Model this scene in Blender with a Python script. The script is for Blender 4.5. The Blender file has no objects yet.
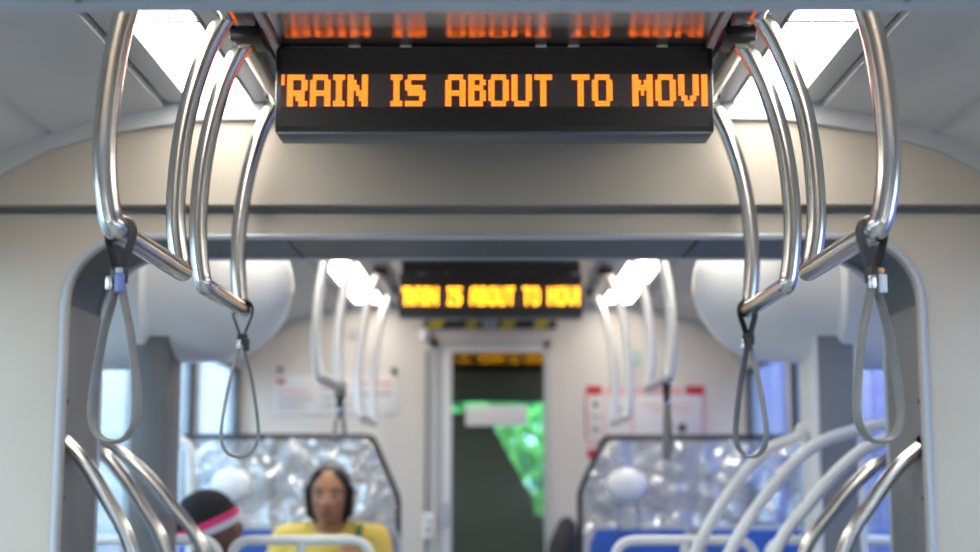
import bpy, bmesh, math, random
from mathutils import Vector, Matrix, noise

# ------------------------------------------------------------------ camera, world, exposure
scene = bpy.context.scene
COL = scene.collection
F = 1400.0                       # focal length in pixels of a 980 px wide frame
PITCH = math.atan(194 / 1400)
EYE = 1.25
CX = 493.0
cam_data = bpy.data.cameras.new('camera')
cam_data.lens = F / 980 * 36
cam_data.sensor_width = 36
cam_data.clip_start = 0.05
cam_data.dof.use_dof = True
cam_data.dof.focus_distance = 2.55
cam_data.dof.aperture_fstop = 2.2
cam = bpy.data.objects.new('camera', cam_data)
COL.objects.link(cam)
cam.location = (0, 0, EYE)
cam.rotation_euler = (math.pi / 2 + PITCH, 0, (CX - 490) / F)
scene.camera = cam

world = bpy.data.worlds.new('overcast_sky')
scene.world = world
world.use_nodes = True
bg = world.node_tree.nodes['Background']
bg.inputs[0].default_value = (0.84, 0.92, 1.0, 1)
bg.inputs[1].default_value = 4.3
scene.view_settings.view_transform = 'Standard'
scene.view_settings.look = 'None'
scene.view_settings.gamma = 1
scene.view_settings.use_curve_mapping = False
scene.view_settings.exposure = 0.62
LAMP = 9.0                       # strength of the ceiling light diffusers
scene.cycles.max_bounces = 10
scene.cycles.transparent_max_bounces = 24
scene.cycles.caustics_reflective = False
scene.cycles.caustics_refractive = False
scene.cycles.sample_clamp_indirect = 4
scene.cycles.use_denoising = True


def at(x, y, d):                 # photograph pixel and distance along the car -> point
    u = (x - CX) / F
    v = (276 - y) / F
    Y = math.cos(PITCH) - v * math.sin(PITCH)
    Z = math.sin(PITCH) + v * math.cos(PITCH)
    s = d / Y
    return Vector((u * s, d, EYE + Z * s))


# ------------------------------------------------------------------ materials
M = {}


def mat(name, col, rough=0.5, metal=0.0, noise_amt=0.0, noise_scale=8.0, bump=0.0, bump_scale=60.0,
        emit=None, emit_s=0.0, alpha=1.0, spec=0.5, coat=0.0):
    m = bpy.data.materials.new(name)
    m.use_nodes = True
    nt = m.node_tree
    b = nt.nodes['Principled BSDF']
    b.inputs['Base Color'].default_value = (*col, 1)
    b.inputs['Roughness'].default_value = rough
    b.inputs['Metallic'].default_value = metal
    b.inputs['Specular IOR Level'].default_value = spec
    b.inputs['Coat Weight'].default_value = coat
    b.inputs['Alpha'].default_value = alpha
    if emit:
        b.inputs['Emission Color'].default_value = (*emit, 1)
        b.inputs['Emission Strength'].default_value = emit_s
    if noise_amt or bump:
        tc = nt.nodes.new('ShaderNodeTexCoord')
    if noise_amt:
        n = nt.nodes.new('ShaderNodeTexNoise')
        n.inputs['Scale'].default_value = noise_scale
        n.inputs['Detail'].default_value = 6
        nt.links.new(tc.outputs['Object'], n.inputs['Vector'])
        r = nt.nodes.new('ShaderNodeValToRGB')
        r.color_ramp.elements[0].position = 0.3
        r.color_ramp.elements[1].position = 0.7
        r.color_ramp.elements[0].color = (*[c * (1 - noise_amt) for c in col], 1)
        r.color_ramp.elements[1].color = (*[min(1, c * (1 + noise_amt)) for c in col], 1)
        nt.links.new(n.outputs['Fac'], r.inputs['Fac'])
        nt.links.new(r.outputs['Color'], b.inputs['Base Color'])
    if bump:
        n2 = nt.nodes.new('ShaderNodeTexNoise')
        n2.inputs['Scale'].default_value = bump_scale
        nt.links.new(tc.outputs['Object'], n2.inputs['Vector'])
        bp = nt.nodes.new('ShaderNodeBump')
        bp.inputs['Strength'].default_value = bump
        bp.inputs['Distance'].default_value = 0.01
        nt.links.new(n2.outputs['Fac'], bp.inputs['Height'])
        nt.links.new(bp.outputs['Normal'], b.inputs['Normal'])
    M[name] = m
    return m


def glass_mat(name, tint, gloss=0.12, rough=0.02, milk=0.0):
    m = bpy.data.materials.new(name)
    m.use_nodes = True
    nt = m.node_tree
    for n in list(nt.nodes):
        nt.nodes.remove(n)
    out = nt.nodes.new('ShaderNodeOutputMaterial')
    tr = nt.nodes.new('ShaderNodeBsdfTransparent')
    tr.inputs[0].default_value = (*tint, 1)
    gl = nt.nodes.new('ShaderNodeBsdfGlossy')
    gl.inputs['Roughness'].default_value = rough
    mx = nt.nodes.new('ShaderNodeMixShader')
    fc = nt.nodes.new('ShaderNodeLayerWeight')
    pw = nt.nodes.new('ShaderNodeMath')
    pw.operation = 'POWER'
    pw.inputs[1].default_value = 5.0
    nt.links.new(fc.outputs['Facing'], pw.inputs[0])
    lw = nt.nodes.new('ShaderNodeMath')
    lw.operation = 'MULTIPLY_ADD'
    lw.inputs[1].default_value = 0.6
    lw.inputs[2].default_value = 0.03
    nt.links.new(pw.outputs[0], lw.inputs[0])
    ad = nt.nodes.new('ShaderNodeMath')
    ad.operation = 'ADD'
    ad.use_clamp = True
    ad.inputs[1].default_value = gloss
    nt.links.new(lw.outputs[0], ad.inputs[0])
    nt.links.new(ad.outputs[0], mx.inputs[0])
    if milk:
        df = nt.nodes.new('ShaderNodeBsdfTranslucent')
        d2 = nt.nodes.new('ShaderNodeBsdfDiffuse')
        m3 = nt.nodes.new('ShaderNodeMixShader')
        nt.links.new(df.outputs[0], m3.inputs[1])
        nt.links.new(d2.outputs[0], m3.inputs[2])
        m2 = nt.nodes.new('ShaderNodeMixShader')
        m2.inputs[0].default_value = milk
        nt.links.new(tr.outputs[0], m2.inputs[1])
        nt.links.new(m3.outputs[0], m2.inputs[2])
        nt.links.new(m2.outputs[0], mx.inputs[1])
    else:
        nt.links.new(tr.outputs[0], mx.inputs[1])
    nt.links.new(gl.outputs[0], mx.inputs[2])
    nt.links.new(mx.outputs[0], out.inputs[0])
    M[name] = m
    return m


mat('cream', (0.465, 0.41, 0.335), 0.45, noise_amt=0.03, noise_scale=3, bump=0.03, bump_scale=300)
mat('end_wall', (0.68, 0.625, 0.555), 0.5, noise_amt=0.03, noise_scale=3)
mat('ceiling_paint', (0.54, 0.545, 0.535), 0.42, noise_amt=0.03, noise_scale=4)
mat('strip_grey', (0.47, 0.48, 0.49), 0.4, noise_amt=0.03)
mat('slot_black', (0.012, 0.012, 0.014), 0.6)
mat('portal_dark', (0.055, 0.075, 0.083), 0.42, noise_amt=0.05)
mat('portal_daylit', (0.42, 0.48, 0.54), 0.5, noise_amt=0.04)  # paler twin of portal_dark: daylight on the near sleeve put into its colour
mat('rim_light', (0.40, 0.43, 0.47), 0.35)
mat('white_gloss', (0.88, 0.88, 0.87), 0.3, noise_amt=0.02, coat=0.3)
mat('white_tube', (0.82, 0.82, 0.80), 0.3)
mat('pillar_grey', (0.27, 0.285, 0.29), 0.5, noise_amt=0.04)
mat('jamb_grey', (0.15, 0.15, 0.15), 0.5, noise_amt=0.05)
mat('floor_grey', (0.38, 0.375, 0.365), 0.6, noise_amt=0.2, noise_scale=60)
mat('steel', (0.62, 0.60, 0.57), 0.2, metal=1.0, noise_amt=0.03, noise_scale=30)
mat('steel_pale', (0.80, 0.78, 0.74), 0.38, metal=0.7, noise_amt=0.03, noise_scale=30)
mat('black_plastic', (0.012, 0.012, 0.013), 0.35, noise_amt=0.1, noise_scale=20)
mat('sign_face', (0.014, 0.013, 0.012), 0.55)
mat('display', (0.11, 0.075, 0.07), 0.2, coat=0.4)
mat('sign_lip_lit', (0.10, 0.115, 0.13), 0.35)  # underside of the black housing, reflected light put into a paler grey-blue
mat('led', (0.05, 0.02, 0.0), 0.5, emit=(1.0, 0.165, 0.010), emit_s=2.3)
mat('led_amber', (0.05, 0.02, 0.0), 0.5, emit=(1.0, 0.36, 0.008), emit_s=5.0)
mat('diffuser', (0.9, 0.9, 0.9), 0.5, emit=(1.0, 0.95, 0.87), emit_s=LAMP)
mat('strap', (0.23, 0.225, 0.215), 0.42, noise_amt=0.1, noise_scale=40)
mat('sleeve', (0.05, 0.048, 0.045), 0.4, noise_amt=0.1, noise_scale=40)
mat('clip_silver', (0.7, 0.7, 0.7), 0.25, metal=0.8)
mat('clip_blue', (0.20, 0.25, 0.62), 0.3)
mat('clip_clear', (0.62, 0.68, 0.75), 0.2)
mat('clip_orange', (0.75, 0.38, 0.12), 0.3)
mat('seat_blue', (0.015, 0.09, 0.42), 0.6, noise_amt=0.15, noise_scale=50, bump=0.2, bump_scale=150)
mat('seat_shell', (0.45, 0.47, 0.50), 0.45, noise_amt=0.03)
mat('rubber', (0.02, 0.02, 0.022), 0.6)
mat('poster_white', (0.75, 0.72, 0.70), 0.6)
mat('poster_red', (0.55, 0.02, 0.03), 0.55)
mat('poster_pink', (0.72, 0.42, 0.40), 0.55)
mat('ink', (0.06, 0.05, 0.05), 0.6)
mat('ink_grey', (0.32, 0.31, 0.30), 0.6)
mat('green_plate', (0.35, 0.56, 0.47), 0.5)
mat('hazard_yellow', (0.60, 0.46, 0.02), 0.5)
mat('door_grey', (0.50, 0.50, 0.49), 0.45, noise_amt=0.03)
mat('door_trim', (0.72, 0.71, 0.71), 0.35)
mat('cab_dark', (0.016, 0.018, 0.020), 0.6)
mat('cab_seat', (0.014, 0.014, 0.018), 0.7)
mat('leaf', (0.06, 0.26, 0.14), 0.6, noise_amt=0.5, noise_scale=3)
mat('leaf_light', (0.22, 0.52, 0.12), 0.6, noise_amt=0.4, noise_scale=3)
mat('bark', (0.07, 0.05, 0.035), 0.8, noise_amt=0.3)
mat('hoarding', (0.16, 0.19, 0.56), 0.5, noise_amt=0.06)
mat('hoarding_post', (0.36, 0.38, 0.62), 0.5)
mat('screen_wall', (0.60, 0.66, 0.71), 0.8, noise_amt=0.06, noise_scale=4)
mat('asphalt', (0.12, 0.12, 0.125), 0.85, noise_amt=0.2, noise_scale=20)
mat('skin_a', (0.40, 0.18, 0.09), 0.5, noise_amt=0.08, noise_scale=12)
mat('skin_b', (0.20, 0.085, 0.045), 0.5, noise_amt=0.08, noise_scale=12)
mat('lips', (0.24, 0.075, 0.06), 0.4)
mat('eye_white', (0.40, 0.36, 0.33), 0.5)
mat('iris', (0.02, 0.012, 0.008), 0.2)
mat('hair', (0.009, 0.007, 0.006), 0.45, bump=0.5, bump_scale=120)
mat('yellow_cloth', (0.72, 0.53, 0.10), 0.8, noise_amt=0.06, bump=0.2, bump_scale=90)
mat('green_cloth', (0.05, 0.11, 0.04), 0.8)
mat('denim', (0.03, 0.045, 0.09), 0.85, noise_amt=0.15)
mat('shoe', (0.05, 0.05, 0.055), 0.6)
mat('beanie_black', (0.008, 0.008, 0.009), 0.9, bump=0.4, bump_scale=200)
mat('beanie_pink', (0.78, 0.03, 0.16), 0.85, bump=0.3, bump_scale=200)
mat('beanie_white', (0.75, 0.72, 0.72), 0.85, bump=0.3, bump_scale=200)
mat('jacket', (0.05, 0.055, 0.07), 0.85, noise_amt=0.15)
glass_mat('window_glass', (0.80, 0.89, 0.95), 0.0)
glass_mat('partition_glass', (0.86, 0.89, 0.92), 0.03)
glass_mat('film', (0.94, 0.94, 0.95), 0.28, 0.09, milk=0.28)
glass_mat('door_glass', (0.72, 0.93, 0.86), 0.06)

# glossy ribbed ceiling panel above the displays: cross ribs smear what it mirrors along the car
m = mat('ribbed_panel', (0.92, 0.88, 0.85), 0.12, metal=1.0)
nt = m.node_tree
tc = nt.nodes.new('ShaderNodeTexCoord')
wv = nt.nodes.new('ShaderNodeTexWave')
wv.bands_direction = 'Y'
wv.inputs['Scale'].default_value = 45
bp = nt.nodes.new('ShaderNodeBump')
bp.inputs['Strength'].default_value = 0.5
bp.inputs['Distance'].default_value = 0.002
nt.links.new(tc.outputs['Object'], wv.inputs['Vector'])
nt.links.new(wv.outputs['Fac'], bp.inputs['Height'])
nt.links.new(bp.outputs['Normal'], nt.nodes['Principled BSDF'].inputs['Normal'])


# ------------------------------------------------------------------ mesh helpers
class MB:
    def __init__(self):
        self.v = []
        self.f = []

    def add(self, vs, fs):
        o = len(self.v)
        self.v += [tuple(p) for p in vs]
        self.f += [tuple(i + o for i in f) for f in fs]
        return self

    def box(self, x0, x1, y0, y1, z0, z1, bev=0.0):
        if bev <= 0:
            return self.add([(x0, y0, z0), (x1, y0, z0), (x1, y1, z0), (x0, y1, z0),
                             (x0, y0, z1), (x1, y0, z1), (x1, y1, z1), (x0, y1, z1)],
                            [(0, 3, 2, 1), (4, 5, 6, 7), (0, 1, 5, 4), (1, 2, 6, 5), (2, 3, 7, 6), (3, 0, 4, 7)])
        bm = bmesh.new()
        bmesh.ops.create_cube(bm, size=1)
        for v in bm.verts:
            v.co = Vector(((x0 + x1) / 2 + v.co.x * (x1 - x0), (y0 + y1) / 2 + v.co.y * (y1 - y0),
                           (z0 + z1) / 2 + v.co.z * (z1 - z0)))
        bmesh.ops.bevel(bm, geom=bm.edges[:], offset=bev, segments=2, profile=0.5, affect='EDGES')
        bm.verts.index_update()
        self.add([v.co for v in bm.verts], [[v.index for v in f.verts] for f in bm.faces])
        bm.free()
        return self

    def tube(self, pts, r, n=14, caps=True, closed=False, up=None, w=None):
        """sweep a circle (or a w x r flat ellipse) along pts; r may be a list"""
        pts = [Vector(p) for p in pts]
        N = len(pts)
        rr = r if isinstance(r, (list, tuple)) else [r] * N
        T = []
        for i in range(N):
            if closed:
                t = pts[(i + 1) % N] - pts[i - 1]
            else:
                t = pts[min(i + 1, N - 1)] - pts[max(i - 1, 0)]
            T.append(t.normalized() if t.length > 1e-9 else Vector((0, 0, 1)))
        if up is None:
            a = Vector((0, 0, 1)) if abs(T[0].z) < 0.9 else Vector((0, 1, 0))
        else:
            a = Vector(up)
        nrm = (a - T[0] * a.dot(T[0])).normalized()
        vs = []
        for i in range(N):
            if up is not None:
                nrm = (Vector(up) - T[i] * Vector(up).dot(T[i])).normalized()
            else:
                nrm = (nrm - T[i] * nrm.dot(T[i])).normalized()
            b = T[i].cross(nrm)
            for k in range(n):
                an = 2 * math.pi * k / n
                rw = w if w is not None else rr[i]
                vs.append(pts[i] + nrm * (math.cos(an) * rw) + b * (math.sin(an) * rr[i]))
        fs = []
        for i in range(N if closed else N - 1):
            j = (i + 1) % N
            for k in range(n):
                l = (k + 1) % n
                fs.append((i * n + k, i * n + l, j * n + l, j * n + k))
        if caps and not closed:
            fs.append(tuple(range(n - 1, -1, -1)))
            fs.append(tuple((N - 1) * n + k for k in range(n)))
        return self.add(vs, fs)

    def strip(self, contour, y0, y1):
        """sheet along an (x, z) contour between two stations of the car"""
        n = len(contour)
        vs = [(x, y0, z) for x, z in contour] + [(x, y1, z) for x, z in contour]
        return self.add(vs, [(i, i + 1, n + i + 1, n + i) for i in range(n - 1)])

    def slab(self, inner, outer, y0, y1):
        """solid between two matched (x, z) contours, from y0 to y1"""
        n = len(inner)
        vs = []
        for y in (y0, y1):
            vs += [(x, y, z) for x, z in inner] + [(x, y, z) for x, z in outer]
        fs = []
        for i in range(n - 1):
            fs.append((i, i + 1, n + i + 1, n + i))
            fs.append((2 * n + i + 1, 2 * n + i, 3 * n + i, 3 * n + i + 1))
            fs.append((i, 2 * n + i, 2 * n + i + 1, i + 1))
            fs.append((n + i + 1, 3 * n + i + 1, 3 * n + i, n + i))
        fs.append((0, n, 3 * n, 2 * n))
        fs.append((n - 1, 3 * n - 1, 4 * n - 1, 2 * n - 1))
        return self.add(vs, fs)

    def prism(self, poly, y0, y1):
        """extrude an (x, z) polygon along y"""
        n = len(poly)
        vs = [(x, y0, z) for x, z in poly] + [(x, y1, z) for x, z in poly]
        fs = [tuple(range(n - 1, -1, -1)), tuple(range(n, 2 * n))]
        fs += [(i, (i + 1) % n, n + (i + 1) % n, n + i) for i in range(n)]
        return self.add(vs, fs)

    def ball(self, c, r, u=18, v=12, rot=None):
        c = Vector(c)
        r = Vector(r) if not isinstance(r, (int, float)) else Vector((r, r, r))
        vs = []
        for i in range(v + 1):
            th = math.pi * i / v
            for k in range(u):
                ph = 2 * math.pi * k / u
                p = Vector((r.x * math.sin(th) * math.cos(ph), r.y * math.sin(th) * math.sin(ph), r.z * math.cos(th)))
                if rot:
                    p = rot @ p
                vs.append(c + p)
        fs = []
        for i in range(v):
            for k in range(u):
                l = (k + 1) % u
                fs.append((i * u + k, (i + 1) * u + k, (i + 1) * u + l, i * u + l))
        return self.add(vs, fs)

    def capsule(self, a, b, ra, rb, n=14):
        a = Vector(a)
        b = Vector(b)
        self.tube([a, b], [ra, rb], n)
        self.ball(a, ra, n, 8)
        self.ball(b, rb, n, 8)
        return self

    def build(self, name, material, parent=None, smooth=True, angle=40):
        me = bpy.data.meshes.new(name)
        me.from_pydata(self.v, [], self.f)
        bm = bmesh.new()
        bm.from_mesh(me)
        bmesh.ops.remove_doubles(bm, verts=bm.verts, dist=1e-6)
        bmesh.ops.recalc_face_normals(bm, faces=bm.faces)
        if smooth:
            ca = math.radians(angle)
            for f in bm.faces:
                f.smooth = True
            for e in bm.edges:
                if len(e.link_faces) == 2 and e.calc_face_angle(0) > ca:
                    e.smooth = False
        bm.to_mesh(me)
        bm.free()
        me.materials.append(M[material])
        o = bpy.data.objects.new(name, me)
        COL.objects.link(o)
        if parent is not None:
            o.parent = parent
        return o


def tag(o, label=None, cat=None, group=None, kind=None):
    if label:
        o['label'] = label
    if cat:
        o['category'] = cat
    if group:
        o['group'] = group
    if kind:
        o['kind'] = kind
    return o


def thing(name, label, cat, loc=(0, 0, 0), group=None, kind=None, rz=0):
    o = bpy.data.objects.new(name, None)
    o.empty_display_size = 0.1
    COL.objects.link(o)
    o.location = loc
    o.rotation_euler = (0, 0, rz)
    return tag(o, label, cat, group, kind)


def copy_tree(o, parent=None):
    c = o.copy()
    COL.objects.link(c)
    if parent is not None:
        c.parent = parent
    for ch in list(o.children):
        copy_tree(ch, c)
    return c


def smooth_path(pts, sub=6):
    """Catmull-Rom through pts"""
    P = [Vector(p) for p in pts]
    P = [P[0] * 2 - P[1]] + P + [P[-1] * 2 - P[-2]]
    out = []
    for i in range(1, len(P) - 2):
        for k in range(sub):
            t = k / sub
            a, b, c, d = P[i - 1], P[i], P[i + 1], P[i + 2]
            out.append(0.5 * ((2 * b) + (c - a) * t + (2 * a - 5 * b + 4 * c - d) * t * t + (3 * b - a - 3 * c + d) * t ** 3))
    out.append(P[-2])
    return out


def fillet(pts, r, seg=5):
    """round the corners of a polyline"""
    P = [Vector(p) for p in pts]
    out = [P[0]]
    for i in range(1, len(P) - 1):
        a = (P[i - 1] - P[i])
        b = (P[i + 1] - P[i])
        rr = min(r, a.length * 0.45, b.length * 0.45)
        p0 = P[i] + a.normalized() * rr
        p1 = P[i] + b.normalized() * rr
        for k in range(seg + 1):
            t = k / seg
            out.append(p0 * (1 - t) ** 2 + P[i] * 2 * t * (1 - t) + p1 * t * t)
    out.append(P[-1])
    return out


# ------------------------------------------------------------------ the car shell
HALF = 1.38                      # half width inside
ZC = 2.15                        # ceiling height
Y_BACK, Y_END = -2.6, 7.70
STATIONS = [(-2.6, 1.36), (1.68, 3.42), (3.80, 7.70)]   # the three passenger sections

tag(MB().box(-HALF - 0.05, HALF + 0.05, Y_BACK - 0.1, 9.6, -0.06, 0.0).build('floor', 'floor_grey', None, False),
    'dark grey speckled floor of the tram', 'floor', kind='structure')


def roof_z(x):
    x = abs(x)
    if x < 0.72:
        return ZC
    pts = [(0.72, ZC), (0.95, 2.115), (1.10, 2.07), (1.22, 2.005), (1.30, 1.93), (1.40, 1.80)]
    for (a, za), (b, zb) in zip(pts, pts[1:]):
        if x <= b:
            return za + (zb - za) * (x - a) / (b - a)
    return 1.80


ceil = thing('ceiling', 'light grey panelled tram ceiling with long dark slots', 'ceiling', kind='structure')
for (y0, y1) in STATIONS:
    # dark void above the panels
    MB().box(-0.95, 0.95, y0, y1, ZC + 0.035, ZC + 0.05).build('ceiling_void', 'slot_black', ceil, False)
    MB().box(-0.452, 0.452, y0, y1, ZC + 0.003, ZC + 0.02).build('ribbed_panel', 'ribbed_panel', ceil, False)
    for s in (-1, 1):
        for (a, b, dz) in ((0.458, 0.474, -0.006), (0.486, 0.528, 0.0), (0.536, 0.588, 0.0), (0.754, 0.806, 0.0)):
            xs = sorted((s * a, s * b))
            MB().box(xs[0], xs[1], y0, y1, ZC + dz, ZC + 0.02, 0.002).build('ceiling_strip', 'strip_grey', ceil)
        xs = [0.814 + (1.405 - 0.814) * k / 24 for k in range(25)]
        cont = [(s * x, roof_z(x) + (0 if x > 0.95 else 0.0)) for x in xs]
        # cove panel in two leaves with a raised seam between them
        iA = [c for c in cont if abs(c[0]) <= 1.085]
        iB = [c for c in cont if abs(c[0]) >= 1.06]
        MB().slab(iA, [(x, z + 0.02) for x, z in iA], y0, y1).build('cove_panel', 'ceiling_paint', ceil)
        MB().slab([(x, z + 0.007) for x, z in iB], [(x, z + 0.05) for x, z in iB], y0, y1).build('cove_panel', 'ceiling_paint', ceil)

# side walls: three windows per section and side, with posts
wn = 0
for s, side in ((-1, 'left'), (1, 'right')):
    w = thing('wall_' + side, 'grey-white %s side wall of the tram with window posts' % side, 'wall', kind='structure')
    X0, X1 = sorted((s * HALF, s * (HALF + 0.06)))
    MB().box(X0, X1, Y_BACK, 9.4, 0, 0.78).build('lower_panel', 'seat_shell', w, False)
    MB().box(X0, X1, Y_BACK, 9.4, 1.80, 2.3).build('upper_panel', 'seat_shell', w, False)
    posts = [-2.6, -1.2, 0.15, 1.5, 2.55, 3.62, 4.55, 5.55, 6.55, 7.7]
    for k, p in enumerate(posts):
        MB().box(X0, X1, p - 0.05, p + 0.05, 0.78, 1.80, 0.004).build('window_post', 'seat_shell', w)
    for wk, (p, q) in enumerate(zip(posts, posts[1:])):
        wn += 1
        wi = thing('window_%d' % wn, 'clear %s side window %s' % (side, ('farthest behind the viewer', 'just behind the viewer', 'level with the viewer', 'beside the near grab loops', 'beside the near display', 'beside the gangway opening', 'beside the backward-turned seats', 'beside the glass partition', 'nearest the end wall')[wk]), 'window', kind='structure')
        MB().box(s * (HALF + 0.028), s * (HALF + 0.034), p + 0.05, q - 0.05, 0.78, 1.80).build('pane', 'window_glass', wi, False)
        xm = s * (HALF + 0.012)
        for (a, b, c, d) in ((p + 0.05, p + 0.065, 0.78, 1.80), (q - 0.065, q - 0.05, 0.78, 1.80)):
            MB().box(xm - 0.012, xm + 0.012, a, b, c, d).build('seal', 'rubber', wi, False)
        for (c, d) in ((0.78, 0.795), (1.785, 1.80)):
            MB().box(xm - 0.012, xm + 0.012, p + 0.05, q - 0.05, c, d).build('seal', 'rubber', wi, False)

tag(MB().box(-1.5, 1.5, Y_BACK - 0.06, Y_BACK, 0, 2.3).build('wall_back', 'cream', None, False),
    'plain cream wall behind the viewer at the near end', 'wall', kind='structure')


# ------------------------------------------------------------------ gangway portals
def portal_contour(hw, top, r, seg=8):
    c = [(-hw, 0.0), (-hw, top - r)]
    for k in range(1, seg + 1):
        a = math.pi - math.pi / 2 * k / seg
        c.append((-hw + r + r * math.cos(a), top - r + r * math.sin(a)))
    right = [(-x, z) for x, z in reversed(c)]
    return c + right


def portal(name, label, hw, top, r, y0, y1, jm, rec=0.03, rimm='rim_light'):
    p = thing(name, label, 'wall', kind='structure')
    c = portal_contour(hw, top, r)
    # matched outer contour on the car's outline
    n = len(c) // 2
    half = []
    for i, (x, z) in enumerate(c[:n]):
        if i <= 1:
            half.append((-1.40, z))
        else:
            t = (i - 1) / (n - 2)
            if t <= 0.5:
                half.append((-1.40, z + (1.879 - z) * (t / 0.5)))
            else:
                u = (t - 0.5) / 0.5
                half.append((-1.40 + (1.40 + c[n - 1][0]) * u, 1.879))
    outer = half + [(-x, z) for x, z in reversed(half)]
    MB().slab(c, outer, y0, y0 + 0.05).build('face_panel', 'cream', p)
    # proud upper fascia below the ceiling arc, a shadow gap under it
    xs = [-1.40 + 2.8 * k / 56 for k in range(57)]
    MB().slab([(x, min(1.897, roof_z(x) - 0.01)) for x in xs], [(x, roof_z(x) + 0.03) for x in xs], y0 - 0.035, y0 + 0.05).build('fascia', 'cream', p)
    MB().box(-1.40, 1.40, y0 + 0.014, y0 + 0.048, 1.881, 1.896).build('gap_backing', 'pillar_grey', p, False)
    # grey cove strip where ceiling meets fascia
    MB().slab([(x, roof_z(x) - 0.042) for x in xs], [(x, roof_z(x) + 0.045) for x in xs], y0 - 0.052, y0 - 0.03).build('cove_strip', 'strip_grey', p)
    # thin light bead around the opening
    MB().tube([(x, y0 - 0.002, z) for x, z in c], 0.009, 8).build('edge_bead', 'rim_light', p)
    # the passage sleeve: dark sheet, with thickness
    cs = portal_contour(hw + rec, top + rec * 0.25, r + rec * 0.6)
    c2 = portal_contour(hw + rec + 0.02, top + 0.03, r + 0.03)
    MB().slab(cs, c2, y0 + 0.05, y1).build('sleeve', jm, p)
    c3 = portal_contour(hw + rec - 0.006, top + rec * 0.25 - 0.002, r + rec * 0.6)
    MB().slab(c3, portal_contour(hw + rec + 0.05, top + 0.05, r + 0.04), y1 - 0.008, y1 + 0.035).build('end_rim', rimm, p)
    # header closes the roof space above the passage
    c4 = [(x, roof_z(x) + 0.06) for x in xs]
    MB().slab([(x, max(1.86, 0)) for x in xs], [(x, max(1.87, z)) for x, z in c4], y1 - 0.04, y1 - 0.01).build('rear_fascia', 'cream', p)
    for s in (-1, 1):
        MB().box(*sorted((s * (hw + rec + 0.02), s * 1.40)), y1 - 0.04, y1 - 0.01, 0, 1.87).build('rear_panel', 'pillar_grey', p, False)
    # joints of the sleeve
    for x in (-0.52, 0.52):
        MB().box(x - 0.003, x + 0.003, y0 + 0.05, y1, top + rec * 0.25 - 0.002, top + rec * 0.25 + 0.002).build('sleeve_joint', 'slot_black', p, False)
    return p


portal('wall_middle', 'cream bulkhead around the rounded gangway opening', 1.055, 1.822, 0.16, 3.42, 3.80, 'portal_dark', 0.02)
portal('wall_near', 'blue-grey gangway header along the very top of the view', 1.10, 1.835, 0.12, 1.36, 1.70, 'portal_daylit', 0.0, 'portal_daylit')

# grey trim panels along the sleeve sides with small screw heads (far left and far right)
for s, side, k in ((-1, 'left', 1), (1, 'right', 2)):
    t = thing('trim_%d' % k, 'grey side lining of the gangway opening on the %s' % side, 'trim', kind='structure')
    MB().box(*sorted((s * 1.073, s * 1.062)), 3.475, 3.785, 0.02, 1.66, 0.003).build('lining', 'jamb_grey', t)
    for z in (1.18, 1.30, 1.42):
        MB().ball((s * 1.061, 3.50, z), (0.003, 0.006, 0.006), 10, 6).build('screw', 'rubber', t)


# ------------------------------------------------------------------ ceiling lights
def ceiling_light(x0, x1, y0, y1, label):
    t = thing('ceiling_light', label, 'light', ((x0 + x1) / 2, (y0 + y1) / 2, ZC), 'ceiling light strips')
    dx, dy = (x1 - x0) / 2, (y1 - y0) / 2
    MB().box(-dx + 0.006, dx - 0.006, -dy + 0.006, dy - 0.006, 0.006, 0.014).build('diffuser', 'diffuser', t, False)
    f = MB()
    f.box(-dx, -dx + 0.006, -dy, dy, -0.002, 0.02).box(dx - 0.006, dx, -dy, dy, -0.002, 0.02)
    f.box(-dx, dx, -dy, -dy + 0.006, -0.002, 0.02).box(-dx, dx, dy - 0.006, dy, -0.002, 0.02)
    f.build('frame', 'strip_grey', t, False)
    return t


for s, sd in ((-1, 'left'), (1, 'right')):
    a, b = sorted((s * 0.590, s * 0.752))
    ceiling_light(a, b, 1.72, 2.735, 'short near panel of the %s ceiling light, cut by the top edge' % sd)
    ceiling_light(a, b, 2.735, 3.375, 'bright white ceiling light panel %s of the near display' % sd)
    ceiling_light(a, b, 3.90, 5.7, 'far ceiling light panel on the %s just beyond the gangway' % sd)
    ceiling_light(a, b, 5.7, 7.58, 'far ceiling light panel on the %s beside the far display' % sd)
    ceiling_light(a, b, -2.2, -0.3, 'ceiling light panel on the %s above and behind the viewer' % sd)
    ceiling_light(a, b, -0.3, 1.32, 'ceiling light panel on the %s straight above the viewer' % sd)

# ------------------------------------------------------------------ dot-matrix displays
GLYPH = {
    'R': '1111110 1100011 1100011 1111110 1101110 1100111',
    'A': '0111110 1100011 1100011 1111111 1100011 1100011',
    'I': '1111 0110 0110 0110 0110 1111',
    'N': '1100011 1110011 1111011 1101111 1100111 1100011',
    'S': '0111111 1100000 1111110 0111111 0000011 1111110',
    'B': '111110 110011 111110 110011 110011 111110',
    'O': '0111110 1100011 1100011 1100011 1100011 0111110',
    'U': '1100011 1100011 1100011 1100011 1100011 0111110',
    'T': '111111 001100 001100 001100 001100 001100',
    'M': '1100011 1110111 1111111 1101011 1100011 1100011',
    'V': '1100011 1100011 1100011 1100011 0110110 0011100',
    "'": '1 1 0 0 0 0',
    'E': '11 11 11 11 11 11',          # first columns of the next letter entering the window
}


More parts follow.
